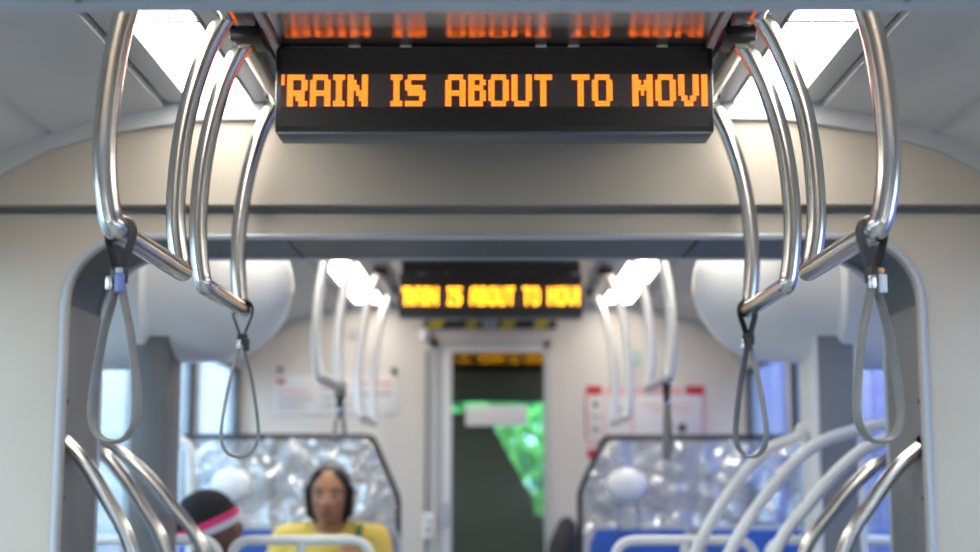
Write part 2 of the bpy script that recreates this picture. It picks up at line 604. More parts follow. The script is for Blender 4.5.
def led_mesh(width, h=0.069):
    cols = []
    sp = {0: 8, 1: 7, 2: 7, 3: 7}
    x = 0
    wi = 0
    cells = []
    for ch in "'RAIN IS ABOUT TO MOVE":
        if ch == ' ':
            x += sp[wi] - 1
            wi += 1
            continue
        rows = GLYPH[ch].split()
        for r, row in enumerate(rows):
            for c, bit in enumerate(row):
                if bit == '1':
                    cells += [(x + c, 2 * r), (x + c, 2 * r + 1)]
        x += len(rows[0]) + 1
    total = x - 1
    px = width / total
    pz = h / 12
    mb = MB()
    for (c, r) in cells:
        cx = -width / 2 + (c + 0.5) * px
        cz = h / 2 - (r + 0.5) * pz
        hx, hz = px * 0.46, pz * 0.34
        mb.box(cx - hx, cx + hx, -0.0012, 0.0, cz - hz, cz + hz)
    return mb


def led_display(label, loc, w, lm='led', h=0.069, top=0.010):
    t = thing('led_display', label, 'display', loc, 'dot-matrix passenger displays')
    zt, zb = 0.098, -0.090
    MB().box(-w / 2, w / 2, 0.0, 0.085, zb, zt, 0.006).build('housing', 'black_plastic', t)
    tx = MB()
    for side in ((0, 1) if lm == 'led_amber' else (0,)):
        o = -0.0022 if side == 0 else 0.0872
        MB().box(-w / 2 + 0.012, w / 2 - 0.012, min(o, o + 0.0022 * (1 if side == 0 else -1)), max(o, o + 0.0022 * (1 if side == 0 else -1)), zb + 0.012, zt - 0.012).build('face_plate', 'sign_face', t, False)
        d = MB().box(-w / 2 + 0.012, w / 2 - 0.012, -0.001, 0.0, -h / 2 - 0.002, h / 2 + 0.002).build('display_window', 'display', t, False)
        d.location = (0, o - 0.0002 if side == 0 else o + 0.0002, 0)
        if side:
            d.rotation_euler = (0, 0, math.pi)
        l = led_mesh(w - 0.028, h).build('lettering', lm, t, False)
        tag(l, 'glowing orange dot-matrix letters', kind='stuff')
        l.location = (0, o - 0.0013 if side == 0 else o + 0.0013, 0)
        if side:
            l.rotation_euler = (0, 0, math.pi)
    MB().box(-w / 2 + 0.006, w / 2 - 0.006, 0.002, 0.082, zb - 0.006, zb + 0.004, 0.003).build('base_strip', 'sign_lip_lit', t)
    mt = MB().box(-w / 2 + 0.01, w / 2 - 0.01, 0.012, 0.075, zt - 0.004, zt + top).build('mount', 'black_plastic', t, False)
    for x in (-0.30, -0.19, 0.10, 0.17, 0.36):
        MB().box(x - 0.012, x + 0.012, 0.006, 0.012, zt - 0.001, zt + 0.004, 0.001).build('mount_clip', 'clip_silver', mt)
    return t


led_display('black dot-matrix display in front, orange words hung between the near handrails', (0.003, 2.90, 2.05), 0.934)
led_display('smaller blurred dot-matrix display in the far section above the cab door', (-0.010, 6.02, 1.996), 0.795, 'led_amber', 0.080, 0.055)


# ------------------------------------------------------------------ overhead handrail loops
PROFILE = [(0.512, 2.128), (0.533, 2.095), (0.556, 2.04), (0.578, 1.95), (0.592, 1.86), (0.598, 1.76), (0.594, 1.69), (0.585, 1.625)]


def rail_loop(s, y0, y1, label, zb=1.62, rad=0.0185, grp='overhead grab loops', m='steel', bow=0.0):
    off = 0.012 if s > 0 else 0.003
    t = thing('grab_loop', label, 'handrail', (s * 0.55, (y0 + y1) / 2, ZC), grp)
    o = Vector((s * 0.55, (y0 + y1) / 2, ZC))
    k = (2.128 - zb) / (2.128 - 1.625)
    prof = [(x + off * min(1, (2.128 - z) / 0.2) + (bow if 1.68 < z < 1.96 else 0), 2.128 - (2.128 - z) * k) for x, z in PROFILE]
    down = smooth_path([(s * x, y0, z) for x, z in prof], 4)
    up = smooth_path([(s * x, y1, z) for x, z in reversed(prof)], 4)
    path = fillet(down[:-1] + [Vector((s * (0.582 + off), y0, zb))] + [Vector((s * (0.582 + off), y1, zb))] + up[1:], 0.022, 4)
    MB().tube([p - o for p in path], rad, 18).build('bent_tube', m, t)
    MB().tube([Vector((s * 0.512, y0 - 0.02, 2.127)) - o, Vector((s * 0.512, y1 + 0.02, 2.127)) - o], rad * 0.95, 16).build('top_tube', m, t)
    for y in (y0, y1):
        yy = y - o.y
        b = MB().box(s * 0.505 - o.x - 0.034, s * 0.505 - o.x + 0.034, yy - 0.05, yy + 0.05, -0.030, -0.002, 0.006)
        b.build('ceiling_bracket', 'black_plastic', t)
    return t


rail_loop(-1, 2.13, 2.62, 'nearest steel grab loop on the left, large and close', bow=0.003)
rail_loop(1, 2.13, 2.62, 'nearest steel grab loop on the right, large and close', bow=0.005)
rail_loop(-1, 2.81, 3.26, 'second steel grab loop on the left, beside the display edge')
rail_loop(1, 2.81, 3.26, 'second steel grab loop on the right, beside the display edge')
rail_loop(-1, 4.75, 5.40, 'blurred pale grab loop on the left just beyond the gangway', 1.56, m='steel_pale')
rail_loop(1, 4.75, 5.40, 'blurred pale grab loop on the right just beyond the gangway', 1.56, m='steel_pale')
rail_loop(-1, 6.25, 7.00, 'farthest thin grab loop on the left by the far display', 1.48, m='steel_pale')
rail_loop(1, 6.25, 7.00, 'farthest thin grab loop on the right by the far display', 1.48, m='steel_pale')


# ------------------------------------------------------------------ hand straps
def hand_strap(loc, yaw, length, width, label, blue='clip_blue', accent='clip_clear', tube_y=0.02, simple=False):
    """loc = centre of the tube it hangs from"""
    t = thing('hand_strap', label, 'hand strap', loc, 'hanging hand straps', rz=yaw)
    # sleeve: flat band over the tube, both ends meeting at the clip
    pts = []
    for k in range(13):
        a = math.pi * k / 12
        pts.append((math.cos(a) * 0.0235, 0, math.sin(a) * 0.0235))
    pts = [(0.004, 0, -0.062), (0.012, 0, -0.040), (0.021, 0, -0.016)] + pts + [(-0.021, 0, -0.016), (-0.012, 0, -0.040), (-0.004, 0, -0.062)]
    MB().tube(pts, 0.0026, 8, up=(0, 1, 0), w=0.011).build('sleeve', 'sleeve', t)
    c = MB().box(-0.011, 0.011, -0.010, 0.010, -0.082, -0.056, 0.003).build('clip', 'sleeve', t)
    MB().box(-0.017, -0.004, -0.0125, -0.006, -0.092, -0.070, 0.002).build('buckle', 'clip_silver', c)
    MB().box(0.001, 0.016, -0.0135, -0.006, -0.097, -0.068, 0.002).build('tab', blue, c)
    MB().box(0.001, 0.012, -0.0125, -0.005, -0.067, -0.058, 0.002).build('button', accent, c)
    # teardrop grip
    L = length
    w = width / 2
    key = [(0.004, -0.076), (0.010, -0.105), (0.024, -0.105 - L * 0.22), (0.60 * w + 0.006, -0.105 - L * 0.40), (0.93 * w, -0.105 - L * 0.62), (w, -0.105 - L * 0.78),
           (0.86 * w, -0.105 - L * 0.90), (0.48 * w, -0.105 - L * 0.98), (0, -0.105 - L)]
    key2 = key + [(-x, z) for x, z in reversed(key[:-1])]
    p = smooth_path([(x, 0, z) for x, z in key2], 5)
    MB().tube(p, 0.0036, 10, up=(0, 1, 0), w=0.0098).build('grip_band', 'strap', t)
    return t


hand_strap((-0.584, 2.165, 1.62), math.radians(-22), 0.222, 0.086, 'grey teardrop hand strap on the nearest left loop, violet-blue clip')
hand_strap((0.594, 2.165, 1.62), math.radians(24), 0.222, 0.084, 'grey teardrop hand strap on the nearest right loop, orange-dotted clip', 'clip_clear', 'clip_orange')
hand_strap((-0.584, 3.245, 1.62), math.radians(20), 0.235, 0.086, 'grey hand strap on the second left loop above the beanie', 'sleeve', 'sleeve')
hand_strap((0.594, 3.245, 1.62), math.radians(-50), 0.235, 0.090, 'thin-looking hand strap on the second right loop, turned sideways', 'sleeve', 'sleeve')
hand_strap((-0.584, 5.36, 1.56), math.radians(60), 0.10, 0.07, 'far blurred hand strap over the seated woman', 'clip_silver', 'sleeve')
hand_strap((0.594, 4.80, 1.56), math.radians(70), 0.17, 0.08, 'far blurred hand strap in front of the red poster', 'clip_clear', 'sleeve')


# ------------------------------------------------------------------ curved grab rails low at both sides
def arch_rail(s, pa, pb, y, label, m='steel', flat=0.0, ext=0.0, rad=0.0185):
    """pa = wall end, pb = a lower point the bar passes; ends vertically on the floor"""
    xa, za = pa
    xb, zb = pb
    t = thing('arched_rail', label, 'handrail', (s * xb, y, 0), 'arched grab rails')
    o = Vector((s * xb, y, 0))
    dx, dz = xa - xb, za - zb
    pts = [(xa, za)]
    if ext:
        pts = [(xa + ext, za + 0.02), (xa + ext * 0.4, za + 0.025), (xa, za)]
    for f, g in ((0.30, 0.20), (0.62, 0.52), (1.0, 1.0)):
        if flat:
            g = f ** 1.75
        pts.append((xa - dx * f, za - dz * g))
    ex = dx * (0.40 if flat else 0.33)
    pts += [(xb - ex, zb - dz * 0.95), (xb - ex * 1.45, zb - dz * 2.1), (xb - ex * 1.5, 0.4), (xb - ex * 1.5, 0.0)]
    p = smooth_path([(s * x, y, z) for x, z in pts], 6)
    MB().tube([q - o for q in p], rad, 16).build('bent_tube', m, t)
    e = pts[0]
    MB().tube([Vector((s * (e[0] - 0.004), y, e[1])) - o, Vector((s * (e[0] + 0.012), y, e[1])) - o], 0.03, 18).build('wall_flange', 'rubber' if m == 'steel' else m, t)
    MB().tube([Vector((s * (pts[-1][0]), y, 0.0)) - o, Vector((s * (pts[-1][0]), y, 0.012)) - o], 0.04, 18).build('floor_flange', m, t)
    return t


arch_rail(-1, (1.073, 1.322), (0.892, 1.05), 3.52, 'steel arched rail at the left edge of the gangway opening')
arch_rail(1, (1.066, 1.305), (0.865, 1.05), 3.52, 'steel arched rail at the right edge of the gangway opening')
arch_rail(-1, (1.09, 1.300), (0.895, 1.025), 3.90, 'middle steel arched rail of the three on the left', ext=0.28)
arch_rail(1, (1.08, 1.275), (0.850, 1.025), 3.90, 'second steel arched rail from the right edge of the gangway', ext=0.29)
arch_rail(-1, (1.097, 1.318), (0.815, 1.020), 4.02, 'steel arched rail crossing in front of the beanie wearer', ext=0.27)
arch_rail(1, (1.080, 1.320), (0.795, 1.020), 4.02, 'pale arched rail, middle of the five on the right', 'white_tube', ext=0.29)
arch_rail(1, (1.063, 1.362), (0.698, 1.010), 4.20, 'white arched rail on the right passing in front of a grey pillar', 'white_tube', 1, 0.31)
arch_rail(1, (0.955, 1.352), (0.628, 0.998), 4.42, 'innermost white arched rail on the right over the empty seats', 'white_tube', 1, 0.03)


# ------------------------------------------------------------------ gangway pillars and white round cowls
def pillar(s, label):
    t = thing('pillar', label, 'pillar', (s * 1.06, 4.42, 0), 'pillars beyond the gangway')
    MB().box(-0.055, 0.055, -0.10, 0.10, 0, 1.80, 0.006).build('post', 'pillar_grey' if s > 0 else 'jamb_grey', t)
    if s > 0:
        MB().box(-0.07, -0.055, -0.104, 0.104, 0, 1.80, 0.003).build('edge_strip', 'white_gloss', t)
        MB().box(0.055, 0.075, -0.104, 0.104, 0, 1.80, 0.003).build('edge_strip', 'white_gloss', t)
    return t


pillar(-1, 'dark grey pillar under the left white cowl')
pillar(1, 'grey pillar with white edges under the right white cowl')


def cowl(s, label):
    t = thing('overhead_cowl', label, 'cowl', (s * 1.38, 4.5, 1.84), 'round white overhead cowls')
    # lathe around the x axis, rounded end toward the aisle
    prof = []
    R, xe = 0.255, -0.73
    for k in range(13):
        a = math.pi / 2 * k / 12
        prof.append((xe + 0.26 * (1 - math.cos(a)), R * math.sin(a)))
    prof += [(-0.30, R + 0.004), (-0.285, R + 0.012)]
    n = 40
    vs, fs = [], []
    for (x, r) in prof:
        for k in range(n):
            a = 2 * math.pi * k / n
            vs.append((s * x, r * math.cos(a), min(r * math.sin(a) * 0.97, roof_z(1.38 + x) - 1.84 - 0.01)))
    for i in range(len(prof) - 1):
        for k in range(n):
            l = (k + 1) % n
            fs.append((i * n + k, i * n + l, (i + 1) * n + l, (i + 1) * n + k))
    MB().add(vs, fs).build('dome', 'white_gloss', t)
    vs, fs = [], []
    prof2 = [(-0.315, 0.15), (-0.315, 0.262), (-0.30, 0.277), (-0.10, 0.282), (-0.002, 0.282), (-0.002, 0.1)]
    for (x, r) in prof2:
        for k in range(n):
            a = 2 * math.pi * k / n
            vs.append((s * x, r * math.cos(a), min(r * math.sin(a) * 0.97, roof_z(1.38 + x) - 1.84 - 0.01)))
    for i in range(len(prof2) - 1):
        for k in range(n):
            l = (k + 1) % n
            fs.append((i * n + k, i * n + l, (i + 1) * n + l, (i + 1) * n + k))
    MB().add(vs, fs).build('collar', 'white_gloss', t)
    return t


cowl(-1, 'round white overhead cowl behind the left grab loops')
cowl(1, 'round white overhead cowl behind the right grab loops')

# ------------------------------------------------------------------ end wall, cab door
ew = thing('wall_end', 'pale end wall around the cab door', 'wall', kind='structure')
DX0, DX1, DZ = -0.345, 0.315, 1.955
xs = [-1.42 + (DX0 + 1.42) * k / 20 for k in range(21)]
for seg in (xs, [DX1 + (1.42 - DX1) * k / 20 for k in range(21)]):
    MB().slab([(x, 0) for x in seg], [(x, roof_z(x) + 0.03) for x in seg], Y_END, Y_END + 0.06).build('wall_panel', 'end_wall', ew)
MB().box(DX0, DX1, Y_END, Y_END + 0.06, DZ, 2.18).build('lintel_panel', 'end_wall', ew, False)
xs = [-1.40 + 2.8 * k / 56 for k in range(57)]
MB().slab([(x, roof_z(x) - 0.03) for x in xs], [(x, roof_z(x) + 0.01) for x in xs], Y_END - 0.02, Y_END + 0.0).build('cove_strip', 'strip_grey', ew)

dr = thing('door_1', 'grey cab door with tall dark window', 'door', (0, Y_END, 0), kind='structure')
# frame, leaf around the window, light trim
f = MB()
f.box(DX0, DX0 + 0.05, -0.015, 0.05, 0, DZ).box(DX1 - 0.035, DX1, -0.015, 0.05, 0, DZ).box(DX0, DX1, -0.015, 0.05, DZ - 0.035, DZ)
f.build('door_frame', 'door_grey', dr, False)
GX0, GX1, GZ0, GZ1 = -0.226, 0.287, 0.55, 1.893
f = MB()
f.box(DX0 + 0.05, GX0, 0.0, 0.04, 0, DZ - 0.035).box(GX1, DX1 - 0.035, 0.0, 0.04, 0, DZ - 0.035)
f.box(GX0, GX1, 0.0, 0.04, GZ1, DZ - 0.035).box(GX0, GX1, 0.0, 0.04, 0, GZ0)
f.build('door_leaf', 'door_grey', dr, False)
f = MB()
f.box(GX0 - 0.05, GX0, -0.008, 0.0, GZ0, GZ1 + 0.035, 0.002).box(GX1, GX1 + 0.03, -0.008, 0.0, GZ0, GZ1 + 0.035, 0.002).box(GX0 - 0.05, GX1 + 0.03, -0.0085, 0.0, GZ1, GZ1 + 0.036, 0.002)
f.build('window_trim', 'door_trim', dr)
gl = MB().box(GX0, GX1, -0.003, 0.003, GZ0, GZ1).build('pane', 'door_glass', dr, False)
gl.location = (0, 0.022, 0)
PANE = gl
st = MB().box(-0.15, 0.185, -0.002, 0.0, 1.49, 1.60, 0.0008).build('sticker', 'poster_white', gl)
tag(st, 'blank white strip stuck on the door window')
st.location = (0, -0.004, 0)
hd = MB().tube([(DX0 + 0.085, -0.045, 0.95), (DX0 + 0.085, -0.045, 1.07)], 0.011, 10)
hd.tube([(DX0 + 0.085, 0.0, 0.97), (DX0 + 0.085, -0.045, 0.97)], 0.008, 8).tube([(DX0 + 0.085, 0.0, 1.05), (DX0 + 0.085, -0.045, 1.05)], 0.008, 8)
hd.build('door_handle', 'clip_silver', dr)

# cab behind the door: dark lining, windscreen, visor, driver's seat
cab = thing('wall_cab', 'dark driver cab lining seen through the door window', 'wall', kind='structure')
MB().box(-1.44, 1.44, 7.8, 9.5, 2.15, 2.2).build('cab_roof', 'cab_dark', cab, False)
MB().box(-1.44, -1.38, 7.78, 9.4, 0, 2.2).build('cab_side', 'cab_dark', cab, False)
MB().box(1.38, 1.44, 7.78, 9.4, 0, 2.2).build('cab_side', 'cab_dark', cab, False)
MB().box(-1.38, 1.38, 9.38, 9.46, 0, 0.95).build('dashboard', 'cab_dark', cab, False)
MB().box(-1.38, 1.38, 9.38, 9.46, 1.70, 2.2).build('windscreen_header', 'cab_dark', cab, False)
MB().box(-1.38, 1.38, 9.41, 9.42, 0.95, 1.70).build('pane', 'window_glass', cab, False)
pl = at(452, 409, 9.2)
tt = thing('cab_bulkhead', 'black slanted shape in the cab hiding part of the windscreen', 'cab partition', (0, 9.1, 0))
poly = []
for x, y in ((400, 560), (400, 413), (482, 413), (493, 427), (513, 462), (533, 500), (541, 560)):
    p = at(x, y, 9.1)
    poly.append((p.x, max(p.z, 0.9)))
poly[0] = (poly[0][0], 0.0)
poly[-1] = (poly[-1][0], 0.0)
MB().prism(poly, -0.05, 0.05).build('panel', 'cab_dark', tt, False)

# trees outside ahead of the cab
random.seed(4)


def tree(x, y, h, r, label, m):
    t = thing('tree', label, 'tree', (x, y, -0.3), 'trees ahead of the tram')
    MB().tube([(0, 0, 0), (0.05, 0, h * 0.3), (0, 0, h * 0.55)], [0.16, 0.12, 0.07], 10).build('trunk', 'bark', t)
    mb = MB()
    for k in range(900):
        d = Vector((random.gauss(0, 1), random.gauss(0, 1), random.gauss(0, 1))).normalized() * r * random.random() ** 0.4
        c = Vector((d.x, d.y, h * 0.52 + d.z * 0.9))
        a = Vector((random.gauss(0, 1), random.gauss(0, 1), random.gauss(0, 1))).normalized()
        b = a.orthogonal().normalized()
        s = r * 0.10
        mb.add([c - a * s, c + b * s * 0.5, c + a * s, c - b * s * 0.5], [(0, 1, 2, 3)])
    tag(mb.build('foliage', m, t, False), kind='stuff')
    return t


tree(0.55, 12.0, 2.9, 1.1, 'light green leafy bush-like tree in the door window', 'leaf_light')
tree(-0.3, 16.5, 5.6, 2.6, 'bluish green tall tree behind the light green one', 'leaf')


# ------------------------------------------------------------------ things on the end wall
def wall_rect(px0, py0, px1, py1, d=Y_END):
    a = at(px0, py0, d)
    b = at(px1, py1, d)
    return a.x, b.x, b.z, a.z


def poster(name, label, px, cat, items, backing='poster_white'):
    x0, x1, z0, z1 = wall_rect(*px)
    t = thing(name, label, cat, ((x0 + x1) / 2, Y_END, (z0 + z1) / 2))
    o = ((x0 + x1) / 2, (z0 + z1) / 2)
    MB().box(x0 - o[0], x1 - o[0], -0.006, -0.001, z0 - o[1], z1 - o[1], 0.001).build('backing', backing, t)
    for (nm, m, q) in items:
        a, b, c, d = wall_rect(*q)
        MB().box(a - o[0], b - o[0], -0.0085, -0.006, c - o[1], d - o[1]).build(nm, m, t, False)
    return t


poster('safety_poster', 'red and white safety poster on the right of the end wall', (585, 386, 705, 441), 'poster', [
    ('header', 'poster_red', (586, 386, 602, 395)), ('header', 'poster_pink', (604, 387, 683, 395)), ('header', 'poster_red', (685, 386, 704, 395)),
    ('border', 'poster_red', (585, 395, 587, 440)), ('border', 'poster_pink', (603, 395, 606, 441)), ('border', 'poster_pink', (631, 395, 634, 441)), ('border', 'poster_red', (702, 395, 704, 440)),
    ('text_line', 'ink_grey', (590, 416, 602, 418)), ('icon', 'ink', (593, 402, 598, 407)), ('icon', 'ink_grey', (592, 427, 599, 432)),
    ('text_line', 'poster_pink', (640, 404, 690, 406)), ('text_line', 'poster_pink', (652, 410, 690, 412)), ('icon', 'ink', (664, 422, 672, 432)), ('icon', 'ink', (678, 424, 686, 432)),
    ('text_line', 'ink_grey', (610, 408, 628, 410)), ('text_line', 'ink_grey', (610, 416, 628, 418))])
poster('red_placard', 'small red-topped placard hanging under the safety poster', (585, 443, 604, 475), 'placard', [
    ('header', 'poster_red', (587, 449, 598, 459)), ('border', 'poster_pink', (585, 443, 604, 446))])
poster('notice_sheet', 'white notice on the left of the end wall with red mark', (274, 375, 318, 415), 'notice', [
    ('logo', 'poster_red', (277, 379, 285, 384)), ('text_line', 'poster_pink', (278, 390, 310, 393)), ('text_line', 'ink_grey', (278, 398, 312, 400)), ('text_line', 'ink_grey', (278, 405, 305, 407))])
poster('notice_sheet', 'white notice behind the far left grab loop, dark red logo', (319, 375, 356, 415), 'notice', [
    ('logo', 'poster_red', (323, 380, 333, 388)), ('logo', 'poster_red', (338, 384, 347, 388)), ('text_line', 'ink_grey', (323, 396, 350, 398)), ('text_line', 'ink_grey', (323, 404, 350, 406))])
poster('notice_sheet', 'white notice nearest the cab door with pale pink lines', (357, 375, 398, 415), 'notice', [
    ('text_line', 'poster_pink', (361, 381, 392, 385)), ('text_line', 'ink_grey', (361, 393, 392, 395)), ('text_line', 'poster_pink', (380, 388, 392, 390))])
poster('wall_plaque', 'small grey plaque left of two above the notices', (335, 329, 344, 340), 'plaque', [('symbol', 'strip_grey', (337, 331, 342, 338))], 'ink_grey')
poster('wall_plaque', 'small grey plaque right of two above the notices', (350, 329, 360, 340), 'plaque', [('symbol', 'strip_grey', (352, 331, 358, 338))], 'ink_grey')
poster('green_plaque', 'pale green plaque above the safety poster', (625, 351, 639, 366), 'plaque', [('symbol', 'poster_white', (629, 355, 635, 362))], 'green_plate')
# black hooks beside the notices
for (x, y, lb) in ((281, 370, 'small dark coat hook above the left notice'), (394, 371, 'small dark coat hook above the notice by the door')):
    p = at(x, y, Y_END)
    t = thing('coat_hook', lb, 'hook', p)
    MB().tube([(0, 0, 0), (0, -0.012, 0)], 0.008, 10).build('stem', 'ink_grey', t)
    MB().ball((0, -0.02, 0), (0.017, 0.012, 0.017), 12, 8).build('cap', 'ink', t)

# hazard band above the door with a small camera in the middle
hx0, hx1, hz0, hz1 = wall_rect(424, 318, 556, 329)
t = thing('hazard_band', 'yellow and black striped band above the cab door', 'warning band', ((hx0 + hx1) / 2, Y_END - 0.02, hz0))
hw = (hx1 - hx0) / 2
MB().box(-hw, hw, -0.004, 0.018, 0, hz1 - hz0, 0.001).build('board', 'black_plastic', t)
for (a, b) in ((-0.96, -0.66), (-0.38, -0.14), (0.14, 0.42), (0.64, 0.92)):
    H = hz1 - hz0
    MB().prism([(a * hw, 0.002), (b * hw - 0.03, 0.002), (b * hw, H - 0.002), (a * hw + 0.03, H - 0.002)], -0.0065, -0.004).build('stripe', 'hazard_yellow', t, False)
p = at(490, 322, Y_END - 0.03)
t = thing('door_camera', 'little grey camera in the middle of the hazard band', 'camera', p)
MB().box(-0.04, 0.04, -0.03, 0.004, -0.03, 0.03, 0.006).build('body', 'strip_grey', t)
MB().tube([(0, -0.03, 0), (0, -0.045, 0)], 0.018, 16).build('lens', 'clip_blue', t)
# light ball and conduit left of the door
p = at(425, 335, Y_END - 0.04)
t = thing('dome_camera', 'shiny white ball fixture at the upper left door corner', 'dome camera', p)
MB().ball((0, 0, 0), 0.033, 18, 12).build('dome', 'white_gloss', t)
MB().tube([(0, 0.0, 0), (0, 0.04, 0)], 0.026, 16).build('mount', 'strip_grey', t)
p0 = at(427, 350, Y_END - 0.012)
t = thing('conduit', 'thin grey conduit running down beside the cab door', 'conduit', (p0.x, p0.y, 0))
MB().tube([(0, 0, 0.05), (0, 0, p0.z)], 0.009, 10).build('pipe', 'ink_grey', t)
for z in (0.5, 1.2, 1.75):
    MB().box(-0.014, 0.014, -0.004, 0.011, z, z + 0.02, 0.002).build('clamp', 'strip_grey', t)
p0 = at(429, 524, Y_END - 0.012)
t = thing('door_button', 'white push-button box beside the cab door', 'button box', p0)
MB().box(-0.03, 0.03, -0.02, 0.011, -0.075, 0.055, 0.006).build('box', 'white_gloss', t)
MB().tube([(0, -0.02, 0.02), (0, -0.028, 0.02)], 0.016, 14).build('button', 'strip_grey', t)
MB().tube([(0, -0.02, -0.03), (0, -0.028, -0.03)], 0.016, 14).build('button', 'clip_silver', t)


# ------------------------------------------------------------------ glass partitions with crumpled clear film
def partition(s, xin, xch, ztop, zch, y, label, flabel):
    t = thing('glass_partition', label, 'partition', (s * 0.9, y, 0), 'glass partitions behind the seats')
    o = s * 0.9
    xo = 1.36
    outline = [(xo, 0.45), (xo, ztop), (xch, ztop), (xin, zch), (xin, 0.45)]
    xm = (xch + xo) / 2 + 0.02
    for poly in ([(xo, 0.45), (xo, ztop), (xm + 0.004, ztop), (xm + 0.004, 0.45)], [(xm - 0.004, 0.45), (xm - 0.004, ztop), (xch, ztop), (xin, zch), (xin, 0.45)]):
        MB().prism([(s * x - o, z) for x, z in poly], -0.004, 0.004).build('pane', 'partition_glass', t, False)
    path = fillet([(s * x - o, 0, z) for x, z in ((xo, ztop), (xch, ztop), (xin, zch), (xin, 0.0))], 0.03, 4)
    MB().tube(path, 0.012, 10).build('edge_frame', 'rubber', t)
    MB().box(s * xm - o - 0.006, s * xm - o + 0.006, -0.008, 0.008, 0.45, ztop).build('divider', 'ink_grey', t, False)
    MB().box(*sorted((s * xo - o, s * xin - o)), -0.012, 0.012, 0, 0.45).build('kick_panel', 'seat_shell', t, False)
    # crumpled film hung from the frame
    fo = thing('plastic_film', flabel, 'plastic film', (s * 0.9, y - 0.065, ztop), 'crumpled plastic films')
    nx, nz = 70, 46
    vs, fs = [], []
    for j in range(nz + 1):
        z = ztop - 0.012 - (ztop - 0.012 - 0.80) * j / nz
        xl = xin + 0.012 if z < zch else xch + (xin - xch) * (ztop - z) / (ztop - zch) + 0.012
        for i in range(nx + 1):
            x = xl + (xo - 0.02 - xl) * i / nx
            q = Vector((x * 4.6 + s * 11, z * 5, 3.3))
            a = abs(noise.noise(q)) * 0.07 + abs(noise.noise(q * 2.3)) * 0.040 + abs(noise.noise(q * 5.1)) * 0.012
            vs.append((s * x - o, -a + 0.02, z - ztop))
    for j in range(nz):
        for i in range(nx):
            a = j * (nx + 1) + i
            fs.append((a, a + 1, a + nx + 2, a + nx + 1))
    MB().add(vs, fs).build('film', 'film', fo)
    MB().tube([(s * (xch + 0.01) - o, 0.012, -0.006), (s * (xo - 0.03) - o, 0.012, -0.006)], 0.009, 8).build('hem', 'rubber', fo)
    return t


partition(-1, 0.415, 0.532, 1.397, 1.126, 6.22, 'glass partition with black edge behind the seated woman', 'crumpled clear plastic film behind the seated woman')
partition(1, 0.381, 0.493, 1.394, 1.157, 6.22, 'glass partition with black edge in front of the red poster', 'crumpled clear plastic film behind the empty right seats')


# ------------------------------------------------------------------ seats
def seat_unit(loc, facing, label, width=0.46, rail=True, top=1.0):
    """facing +1: looks along +Y (its back to the viewer); -1: faces the viewer"""
    t = thing('tram_seat', label, 'seat', loc, 'blue upholstered tram seats', rz=0 if facing > 0 else math.pi)
    w = width / 2
    # shell and cushions, local +Y = direction the sitter looks
    def back(x0, x1, off, z0, z1, th):
        mb = MB()
        cont = []
        n = 10
        for k in range(n + 1):
            f_ = k / n
            z = z0 + (z1 - z0) * f_
            cont.append((z, off - 0.10 * f_))
        vs, fs = [], []
        m_ = 8
        for z, y in cont:
            f_ = (z - z0) / (z1 - z0)
            wid = 1.0 - (0.16 * max(0, (f_ - 0.8) / 0.2) ** 2)
            for side in (0, 1):
                for i in range(m_ + 1):
                    u = -1 + 2 * i / m_
                    x = (x0 + x1) / 2 + (x1 - x0) / 2 * u * wid
                    y2 = y + (th * (1 - 0.35 * u * u) if side else 0)
                    vs.append((x, y2, z))
        R = 2 * (m_ + 1)
        for j in range(n):
            for i in range(m_):
                a = j * R + i
                fs.append((a, a + 1, a + R + 1, a + R))
                b = a + m_ + 1
                fs.append((b + 1, b, b + R, b + R + 1))
            a = j * R
            fs.append((a, a + R, a + R + m_ + 1, a + m_ + 1))
            a = j * R + m_
            fs.append((a, a + m_ + 1, a + R + m_ + 1, a + R))
        for j in (0, n):
            for i in range(m_):
                a = j * R + i
                fs.append((a, a + 1, a + m_ + 2, a + m_ + 1))
        mb.add(vs, fs)
        return mb
    back(-w, w, -0.20, 0.40, top - 0.03, 0.03).build('back_shell', 'seat_shell', t)
    back(-w + 0.02, w - 0.02, -0.172, 0.44, top - 0.05, 0.045).build('back_cushion', 'seat_blue', t)
    bp_ = back(-w + 0.03, w - 0.03, -0.212, 0.50, top - 0.06, 0.012)
    bp_.build('rear_upholstery', 'seat_blue', t)
    MB().box(-w, w, -0.20, 0.25, 0.36, 0.41, 0.02).build('seat_shell', 'seat_shell', t)
    MB().box(-w + 0.015, w - 0.015, -0.16, 0.25, 0.40, 0.452, 0.02).build('seat_cushion', 'seat_blue', t)
    MB().box(-w + 0.06, w - 0.06, -0.14, 0.14, 0.0, 0.37, 0.01).build('pedestal', 'seat_shell', t)
    if rail:
        p = fillet([(-w + 0.01, -0.30, 0.62), (-w + 0.01, -0.315, top + 0.02), (w - 0.01, -0.315, top + 0.02), (w - 0.01, -0.30, 0.62)], 0.075, 7)
        g = MB().tube(p, 0.016, 12)
        g.build('grab_frame', 'white_tube', t)
        MB().tube([(0, -0.315, top + 0.02), (0, -0.30, 0.80)], 0.016, 10).build('frame_strut', 'white_tube', t)
        for sx in (-1, 1):
            MB().tube([(sx * (w - 0.01), -0.30, 0.63), (sx * (w - 0.01), -0.20, 0.63)], 0.012, 8).build('frame_stay', 'white_tube', t)
    return t


